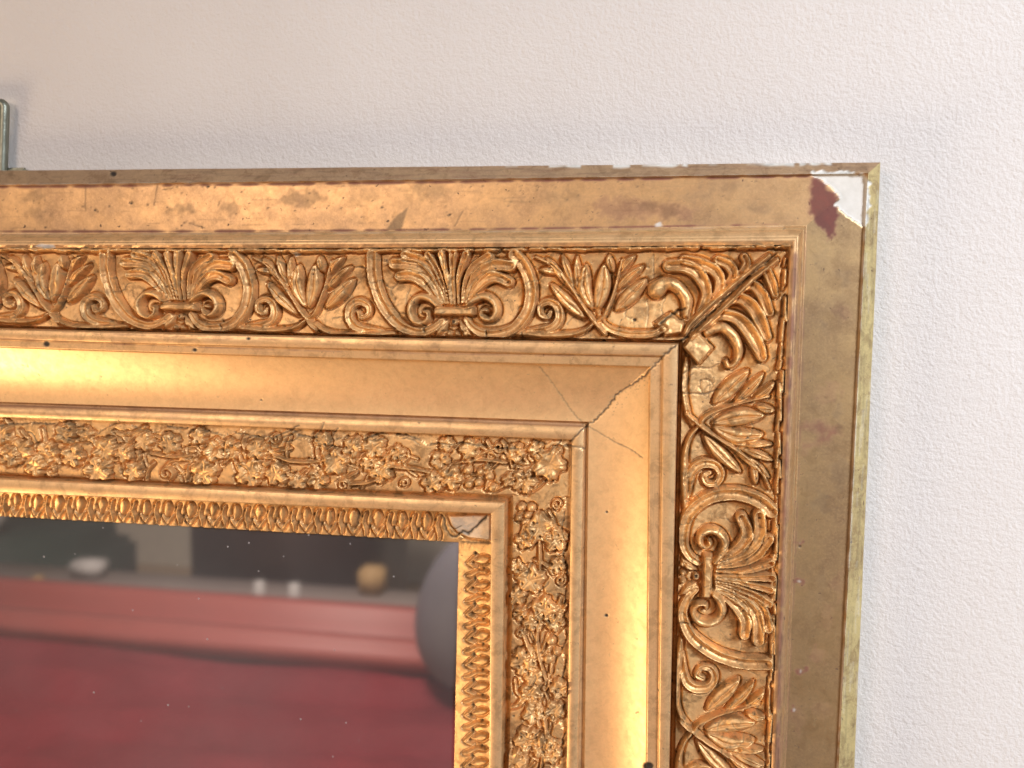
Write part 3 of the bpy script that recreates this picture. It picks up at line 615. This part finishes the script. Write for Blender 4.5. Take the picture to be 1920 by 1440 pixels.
# undercut trench round every applied piece, and between touching pieces
edge = np.zeros((CH, CW), bool)
for dy, dx in ((0, 1), (1, 0), (0, -1), (-1, 0)): edge |= (np.roll(LC, (dy, dx), (0, 1)) != LC)
TR = edge.astype(np.float32)
for dy, dx in ((0, 1), (1, 0), (0, -1), (-1, 0)): TR = np.maximum(TR, 0.8*np.roll(edge, (dy, dx), (0, 1)))
for dy, dx in ((0, 2), (2, 0), (0, -2), (-2, 0), (1, 1), (1, -1), (-1, 1), (-1, -1)): TR = np.maximum(TR, 0.5*np.roll(edge, (dy, dx), (0, 1)))
yy_, xx_ = np.mgrid[0:CH, 0:CW]
HC -= TR*np.where(LC == 0, 1.7, 0.9)
HC += 0.11*N6+0.05*N3+0.12*N40
HC -= CR+PT
def blur(a, s):
    k = np.exp(-0.5*(np.arange(-4, 5)/s)**2); k /= k.sum()
    a = sum(np.roll(a, i-4, 0)*k[i] for i in range(9)); return sum(np.roll(a, i-4, 1)*k[i] for i in range(9))
HB = blur(HC, 0.85).astype(np.float32); HS = blur(-CR-PT+0.012*N6+0.02*N40, 0.7).astype(np.float32)
WB = np.stack([blur(WC[..., i], 0.6) for i in range(3)], -1).astype(np.float32)
def samp(A, px, py):
    x = np.clip(px-X0, 0, CW-1.01); y = np.clip(py-Y0, 0, CH-1.01); xi = x.astype(int); yi = y.astype(int); fx = x-xi; fy = y-yi
    if A.ndim == 3: fx = fx[..., None]; fy = fy[..., None]
    return (A[yi, xi]*(1-fx)+A[yi, xi+1]*fx)*(1-fy)+(A[yi+1, xi]*(1-fx)+A[yi+1, xi+1]*fx)*fy

# ------------------------------------------------------------------ mesh from a grid band
def gridmesh(name, V, Nn, W, quads, mat, parent):
    used, inv = np.unique(quads, return_inverse=True); inv = inv.reshape(-1)
    me = bpy.data.meshes.new(name); nv, nq = len(used), len(quads)
    me.vertices.add(nv); me.vertices.foreach_set('co', V[used].astype(np.float32).ravel())
    me.loops.add(nq*4); me.loops.foreach_set('vertex_index', inv.astype(np.int32))
    me.polygons.add(nq); me.polygons.foreach_set('loop_start', np.arange(0, nq*4, 4, dtype=np.int32))
    me.update(calc_edges=True); me.shade_smooth()
    at = me.attributes.new('wear', 'FLOAT_COLOR', 'POINT')
    c = np.ones((nv, 4), np.float32); c[:, :3] = W[used]; at.data.foreach_set('color', c.ravel())
    me.normals_split_custom_set_from_vertices(Nn[used].astype(np.float32))
    me.materials.append(mat)
    o = bpy.data.objects.new(name, me); COL.objects.link(o)
    if parent: o.parent = parent
    return o

def band(name, rail, stations, step, mat, parent, relief=0.0, piece=False, wob=0.12):
    """stations: list of (line a, line b, t, z) across the band; relief: how much of the canvas height applies"""
    st = np.array(stations, float)
    L = (XC[0]-XL) if rail == 0 else (YC[0]-YB)
    na = int(L/step)+1; s = np.linspace(0, 1, na)
    P = []
    for a, b, t_, z in st:
        q = lpos(rail, int(a), s)*(1-t_)+lpos(rail, int(b), s)*t_
        P.append(np.concatenate([q, np.full((na, 1), z)], 1))
    P = np.array(P)                                   # across, along, xyz
    px, py = proj(P)
    h = samp(HB if piece else HS, px, py)
    P[..., 2] += relief*h if np.ndim(relief) == 0 else np.asarray(relief)[:, None]*h
    # hand-made unevenness
    P[..., 2] += wob*(np.sin(s*37+rail)*0.5+np.sin(s*91+2)*0.3)[None]
    W = samp(WB, px, py)
    dA = np.gradient(P, axis=0); dB = np.gradient(P, axis=1); N = np.cross(dA, dB)
    if N[..., 2].mean() < 0: N = -N
    N /= np.linalg.norm(N, axis=-1, keepdims=True)+1e-12
    nc = len(st)
    V = np.stack([P[..., 0], -P[..., 2], P[..., 1]], -1).reshape(-1, 3)*MM
    Nn = np.stack([N[..., 0], -N[..., 2], N[..., 1]], -1).reshape(-1, 3)
    W = W.reshape(-1, 3)
    I = np.arange(nc*na).reshape(nc, na)
    q = np.stack([I[:-1, :-1], I[:-1, 1:], I[1:, 1:], I[1:, :-1]], -1)
    cr = np.cross(V[q[..., 1]]-V[q[..., 0]], V[q[..., 3]]-V[q[..., 0]])
    if cr[..., 1].sum() > 0: q = q[..., ::-1]
    q4 = q.reshape(-1, 4)
    if not piece: return gridmesh(name, V, Nn, W, q4, mat, parent)
    cx = 0.25*(px[:-1, :-1]+px[1:, :-1]+px[:-1, 1:]+px[1:, 1:]); cy = 0.25*(py[:-1, :-1]+py[1:, :-1]+py[:-1, 1:]+py[1:, 1:])
    lab = LC[np.clip(np.round(cy-Y0).astype(int), 0, CH-1), np.clip(np.round(cx-X0).astype(int), 0, CW-1)].reshape(-1)
    cnt = np.bincount(lab, minlength=len(NAMES)+1); small = np.where(cnt < 24)[0]; lab[np.isin(lab, small)] = 0
    base = gridmesh(name, V, Nn, W, q4[lab == 0], mat, parent)
    order = np.argsort(lab, kind='stable'); ls = lab[order]
    u, st_ = np.unique(ls, return_index=True); en = np.append(st_[1:], len(ls))
    for k, a, b in zip(u, st_, en):
        if k == 0: continue
        gridmesh(NAMES[k], V, Nn, W, q4[order[a:b]], mat, base)
    return base

def span(a, b, n, zf, t0=0.0, t1=1.0):
    return [(a, b, t0+(t1-t0)*i/(n-1), zf(i/(n-1))) for i in range(n)]
lin = lambda z0, z1: (lambda u: z0+(z1-z0)*u)

frame = empty('mirror_frame', (0, 0, 0))
tag(frame, 'ornate gilded mirror frame corner with carved scroll borders and chipped gold leaf', 'mirror frame')

for rail in (0, 1):
    # outer edge: side wall back to the plaster wall, then the narrow bevel
    band('outer_bevel', rail, [(0, 1, -0.02, 0.3), (0, 1, -0.02, 4), (0, 1, -0.02, 8.0), (0, 1, 0.03, 8.8)]+span(0, 1, 14, lin(9.0, 12.4), 0.08, 0.97), 0.3, (G_EDGE, G_EDGE_COOL)[rail], frame, 0.5, wob=0.25)
    band('flat_border', rail, span(0, 1, 3, lin(12.4, 11.5), 0.97, 1.0)+span(1, 2, 44, lin(11.4, 12.0), 0.0, 0.985), 0.3, (G_FLAT, G_FLAT_DIM)[rail], frame, 0.45)
    # small rounded bead beside the scroll border
    zb = lambda u: 12.0+4.6*math.sin(min(1, u*1.25)*math.pi/2)-0.5*max(0, u-0.8)*5-(0.45 if 0.16 < u < 0.26 else 0)-(0.3 if 0.58 < u < 0.64 else 0)
    band('bead_moulding', rail, [(1, 2, 0.985, 12.0)]+span(2, 3, 24, zb), 0.3, G_FIL if rail == 0 else G_FLAT, frame, 0.6)
    # carved scroll border, slightly hollow
    zc = lambda u: 15.6-1.6*math.sin(u*math.pi)+0.0*u
    band('scroll_border', rail, [(3, 4, 0.0, 16.0)]+span(3, 4, 128, zc, 0.006, 1.0), 0.215, G_ORN, frame, 0.98, True)
    # dark gap, raised stepped fillet
    band('gap', rail, [(4, 5, 0.0, 15.0), (4, 5, 0.06, 12.0), (4, 5, 0.5, 11.5), (4, 5, 0.93, 12.0), (4, 5, 0.98, 15.0), (4, 5, 1.0, 19.0)], 0.9, G_ORN, frame, 0.0)
    zs = lambda u: 20.5+0.25*math.sin(u*math.pi)
    band('stepped_fillet', rail, [(4, 5, 1.0, 19.0), (5, 6, 0.02, 20.0)]+span(5, 6, 14, zs, 0.06, 0.9)+[(5, 6, 0.97, 20.2), (5, 6, 1.0, 19.6), (6, 7, 0.05, 19.5)]+span(6, 7, 10, lin(19.5, 19.2), 0.1, 0.92)+[(6, 7, 1.0, 18.5)], 0.36, G_FIL, frame, 0.5)
    # broad burnished cove
    zv = lambda u: 12.2+6.1*(1-u)**1.9
    band('cove_moulding', rail, [(6, 7, 1.0, 18.5)]+span(7, 8, 78, zv, 0.0, 1.0), 0.22, G_BURN, frame, 0.55, wob=0.02)
    band('inner_fillet', rail, [(7, 8, 1.0, 12.2), (8, 9, 0.15, 11.3), (8, 9, 0.5, 10.9), (8, 9, 0.9, 11.2), (8, 9, 1.0, 12.4)]+span(9, 10, 12, lambda u: 12.6+0.45*math.sin(u*math.pi), 0.05, 0.96)+[(9, 10, 1.0, 12.0)], 0.4, G_FIL, frame, 0.4)
    zi = lambda u: 11.0+0.5*math.sin(u*math.pi)-0.5*u
    band('vine_border', rail, [(9, 10, 1.0, 12.0)]+span(10, 11, 84, zi, 0.005, 1.0), 0.22, G_ORN, frame, 1.0, True)
    band('gap', rail, [(10, 11, 1.0, 10.4), (11, 12, 0.05, 8.6), (11, 12, 0.5, 8.2), (11, 12, 0.95, 9.0), (11, 12, 1.0, 12.4)], 0.9, G_ORN, frame, 0.0)
    band('sight_fillet', rail, [(11, 12, 1.0, 12.4)]+span(12, 13, 14, lambda u: 13.0+0.35*math.sin(u*math.pi), 0.04, 0.95)+[(12, 13, 0.99, 12.5), (12, 13, 1.0, 11.0)], 0.4, G_FIL, frame, 0.35)
    zt = lambda u: 9.6-4.3*u
    band('leaf_tip_border', rail, [(12, 13, 1.0, 11.0)]+span(13, 14, 52, zt, 0.01, 1.0)+[(13, 14, 1.0, 3.5)], 0.22, G_ORN, frame, 0.58, True)

# mirror plate
bm = bmesh.new()
xs = RF[14](np.array([YC[14], YB])); ys = TF[14](np.array([XL, XC[14]]))
c4 = [(XL, float(ys[0])+3, 4.2), (XC[14]+3, YC[14]+3, 4.2), (float(xs[1])+3, YB, 4.2), (XL, YB, 4.2)]
top = [bm.verts.new(B(p)) for p in c4]; bot = [bm.verts.new(B((p[0], p[1], 1.2))) for p in c4]
bm.faces.new(top[::-1])
for i in range(4): bm.faces.new((top[i], top[(i+1) % 4], bot[(i+1) % 4], bot[i]))
bm.faces.new(bot); bmesh.ops.recalc_face_normals(bm, faces=bm.faces)
bmobj('mirror_glass', bm, MIRROR, frame, False)

# ------------------------------------------------------------------ wall
bm = bmesh.new()
vs = [bm.verts.new((x, 0.0, z)) for x, z in ((-0.9, -0.7), (0.7, -0.7), (0.7, 0.6), (-0.9, 0.6))]
bm.faces.new(vs)
tag(bmobj('wall', bm, WALL, None, False), 'off-white painted plaster wall behind the gilded frame', 'wall', kind='structure')

# ------------------------------------------------------------------ hanging loop above the frame
METAL = plain('tarnished_steel', (0.30, 0.31, 0.25), 0.42, 0.85, 0.35, 400, 0.0002)
def tube(bm, pts, r, seg=14):
    pts = [Vector(p) for p in pts]; rings = []; up = Vector((0, 1, 0))
    for i, p in enumerate(pts):
        d = (pts[min(i+1, len(pts)-1)]-pts[max(i-1, 0)]).normalized(); a = d.cross(up).normalized(); b = d.cross(a)
        rings.append([bm.verts.new(p+r*(math.cos(2*math.pi*k/seg)*a+math.sin(2*math.pi*k/seg)*b)) for k in range(seg)])
    for i in range(len(rings)-1):
        for k in range(seg): bm.faces.new((rings[i][k], rings[i][(k+1) % seg], rings[i+1][(k+1) % seg], rings[i+1][k]))
    bm.faces.new(rings[0][::-1]); bm.faces.new(rings[-1])
    bmesh.ops.recalc_face_normals(bm, faces=bm.faces)
hb = unproj(5, 330, 3.0); ht = unproj(9, 203, 3.0)
loop = empty('hanging_loop', B((hb[0]-12, hb[1]-4, 0)))
tag(loop, 'tarnished steel hanging loop standing up above the frame at the left', 'hanging loop')
bm = bmesh.new(); pts = [hb+np.array([0, -6, 0])]
for u in np.linspace(0, 1, 8): pts.append(hb+(ht-hb)*u)
cx = ht[0]-1.6
for a in np.linspace(0.2, math.pi/2, 6): pts.append(np.array([cx+1.6*math.cos(a), ht[1]+1.6*math.sin(a), 3]))
for u in np.linspace(0.1, 1, 6): pts.append(np.array([cx-20*u, ht[1]+1.6, 3]))
for a in np.linspace(math.pi/2, math.pi, 6)[1:]: pts.append(np.array([cx-20+1.6*math.cos(a), ht[1]+1.6*math.sin(a), 3]))
for u in np.linspace(0.1, 1, 6): pts.append(np.array([cx-21.6, ht[1]+(hb[1]-6-ht[1])*u, 3]))
pts = [B(p) for p in pts]; tube(bm, pts, 1.55*MM)
o = bmobj('loop_rod', bm, METAL); o.parent = loop; o.matrix_parent_inverse = Matrix.Translation(-loop.location)
bm = bmesh.new(); bmesh.ops.create_cube(bm, size=1.0)
for v in bm.verts: v.co = Vector((v.co.x*0.034, v.co.y*0.0022, v.co.z*0.016))+B((hb[0]-9.5, hb[1]-5.2, 1.3))
bmesh.ops.bevel(bm, geom=bm.edges[:], offset=0.0006, segments=2, affect='EDGES')
o = bmobj('fixing_plate', bm, METAL, None, False); o.parent = loop; o.matrix_parent_inverse = Matrix.Translation(-loop.location)

# ------------------------------------------------------------------ what the mirror shows, standing across from it
def rbox(name, c, size, mat, parent=None, bev=0.01, wav=0.0, cuts=0):
    bm = bmesh.new(); bmesh.ops.create_cube(bm, size=1.0)
    for v in bm.verts: v.co = Vector((v.co.x*size[0], v.co.y*size[1], v.co.z*size[2]))
    bmesh.ops.bevel(bm, geom=bm.edges[:], offset=bev, segments=3, affect='EDGES')
    if cuts:
        bmesh.ops.subdivide_edges(bm, edges=[e for e in bm.edges if e.calc_length() > 0.08], cuts=cuts, use_grid_fill=True)
        for v in bm.verts:
            p = v.co; v.co.z += wav*(math.sin(p.y*48+2.5*math.sin(p.x*4))+0.6*math.sin(p.y*83-2*math.sin(p.x*7+1))+0.4*math.sin(p.x*17+p.y*11))*(1 if p.z > 0 else 0)
    for v in bm.verts: v.co += Vector(c)
    return bmobj(name, bm, mat, parent)
RED = plain('red_velvet', (0.24, 0.006, 0.017), 0.8, 0, 0.6, 9, 0.02)
RED_LIT = plain('lit_red_velvet', (0.40, 0.095, 0.08), 0.5, 0, 0.2, 14, 0.0)  # paler red for piping and roll; the roll's light is put into the colour
couch = empty('red_couch', (-0.7, -0.65, -1.0)); tag(couch, 'dark red upholstered couch with wrinkled seat reflected in the mirror', 'couch')
def child(o): o.parent = couch; o.matrix_parent_inverse = Matrix.Translation(-couch.location); return o
child(rbox('seat', (-0.75, -0.83, -0.66), (2.0, 0.52, 0.13), RED, None, 0.03, 0.009, 26))
child(rbox('piping', (-0.75, -1.030, -0.578), (2.0, 0.05, 0.05), RED_LIT, None, 0.012))
child(rbox('back_roll', (-0.75, -1.13, -0.60), (2.0, 0.13, 0.125), RED_LIT, None, 0.05))
child(rbox('base', (-0.75, -0.87, -0.86), (1.96, 0.58, 0.27), RED, None, 0.02))
GREY = plain('grey_lacquer', (0.50, 0.41, 0.38), 0.5); BROWN = plain('dark_brown_wood', (0.035, 0.016, 0.012), 0.4); BEIGE = plain('beige_paint', (0.70, 0.64, 0.54), 0.8)
TEAL = plain('dark_green_cloth', (0.035, 0.06, 0.05), 0.9); SMOKE = plain('smoke_grey', (0.15, 0.145, 0.175), 0.6); TAN = plain('tan_card', (0.5, 0.32, 0.14), 0.7); PALE = plain('pale_grey_card', (0.55, 0.52, 0.5), 0.6)
ch = rbox('low_chest', (-0.85, -1.39, -0.82), (1.5, 0.30, 0.36), GREY, None, 0.015); tag(ch, 'low grey chest behind the red couch, seen in the mirror', 'chest')
cb = rbox('brown_cabinet', (-0.915, -1.76, -0.58), (0.39, 0.4, 0.84), BROWN, None, 0.01); tag(cb, 'dark brown cabinet behind the low chest, seen in the mirror', 'cabinet')
gc = rbox('green_armchair', (-1.75, -1.75, -0.82), (0.5, 0.55, 0.36), TEAL, None, 0.06); tag(gc, 'dark green armchair at the left of the mirror reflection', 'armchair')
tb = rbox('tan_box', (-0.66, -1.50, -0.612), (0.05, 0.05, 0.055), TAN, None, 0.006); tag(tb, 'small tan box on the low chest in the mirror', 'box')
for k, (mx_, nm) in enumerate(((-0.735, 'nearer the pale grey box'), (-0.665, 'nearer the tan box'))):  # simple tapered rods for two unidentified pale upright strips
    bm = bmesh.new(); bmesh.ops.create_cone(bm, cap_ends=True, segments=24, radius1=0.012, radius2=0.010, depth=0.075)
    for v in bm.verts: v.co += Vector((mx_-0.08, -1.30, -0.6025))
    tag(bmobj('upright', bm, PALE), 'pale candle on the low chest in the mirror, '+nm, 'upright', 'uprights on the low chest')
pb = rbox('pale_box', (-1.30, -1.48, -0.622), (0.07, 0.05, 0.035), PALE, None, 0.006); tag(pb, 'small pale grey box on the low chest in the mirror', 'box')
wr = rbox('wooden_rail', (0, 0, 0), (0.34, 0.03, 0.035), TAN, None, 0.006); wr.location = (-1.54, -1.44, -0.71); wr.rotation_euler = (0, -0.38, 0); tag(wr, 'pale wooden rail leaning on the green armchair in the mirror', 'rail')
bm = bmesh.new(); bmesh.ops.create_cone(bm, cap_ends=True, segments=32, radius1=0.05, radius2=0.09, depth=0.08)
for v in bm.verts: v.co += Vector((-1.78, -1.70, -0.60))
tag(bmobj('pale_basin', bm, PALE), 'pale basin on the green armchair at the left of the mirror', 'basin')
bm = bmesh.new(); bmesh.ops.create_uvsphere(bm, u_segments=40, v_segments=24, radius=1.0)  # rounded body standing in for an unidentified grey shape at the mirror's edge
for v in bm.verts:
    k = 1-0.18*v.co.z; v.co = Vector((v.co.x*0.085*k, v.co.y*0.06*k, v.co.z*0.115))+Vector((-0.325, -0.965, -0.478))
tag(bmobj('grey_rounded_shape', bm, SMOKE), 'rounded smoke grey object at the right edge of the mirror reflection', 'object')
bm = bmesh.new(); vs = [bm.verts.new(p) for p in ((-3.5, -2.7, -1.0), (1.5, -2.7, -1.0), (1.5, -2.7, 0.9), (-3.5, -2.7, 0.9))]; bm.faces.new(vs[::-1])
tag(bmobj('far_wall', bm, BEIGE, None, False), 'beige far wall seen in the mirror', 'wall', kind='structure')
bm = bmesh.new(); vs = [bm.verts.new(p) for p in ((-3.5, -2.7, -1.0), (1.5, -2.7, -1.0), (1.5, 0.0, -1.0), (-3.5, 0.0, -1.0))]; bm.faces.new(vs)
tag(bmobj('floor', bm, plain('pale_oak_floor', (0.50, 0.37, 0.25), 0.6), None, False), 'pale oak floor under the reflected furniture', 'floor', kind='structure')
print('pieces', len(NAMES), 'objects', len(bpy.data.objects), 'polys', sum(len(m.polygons) for m in bpy.data.meshes))
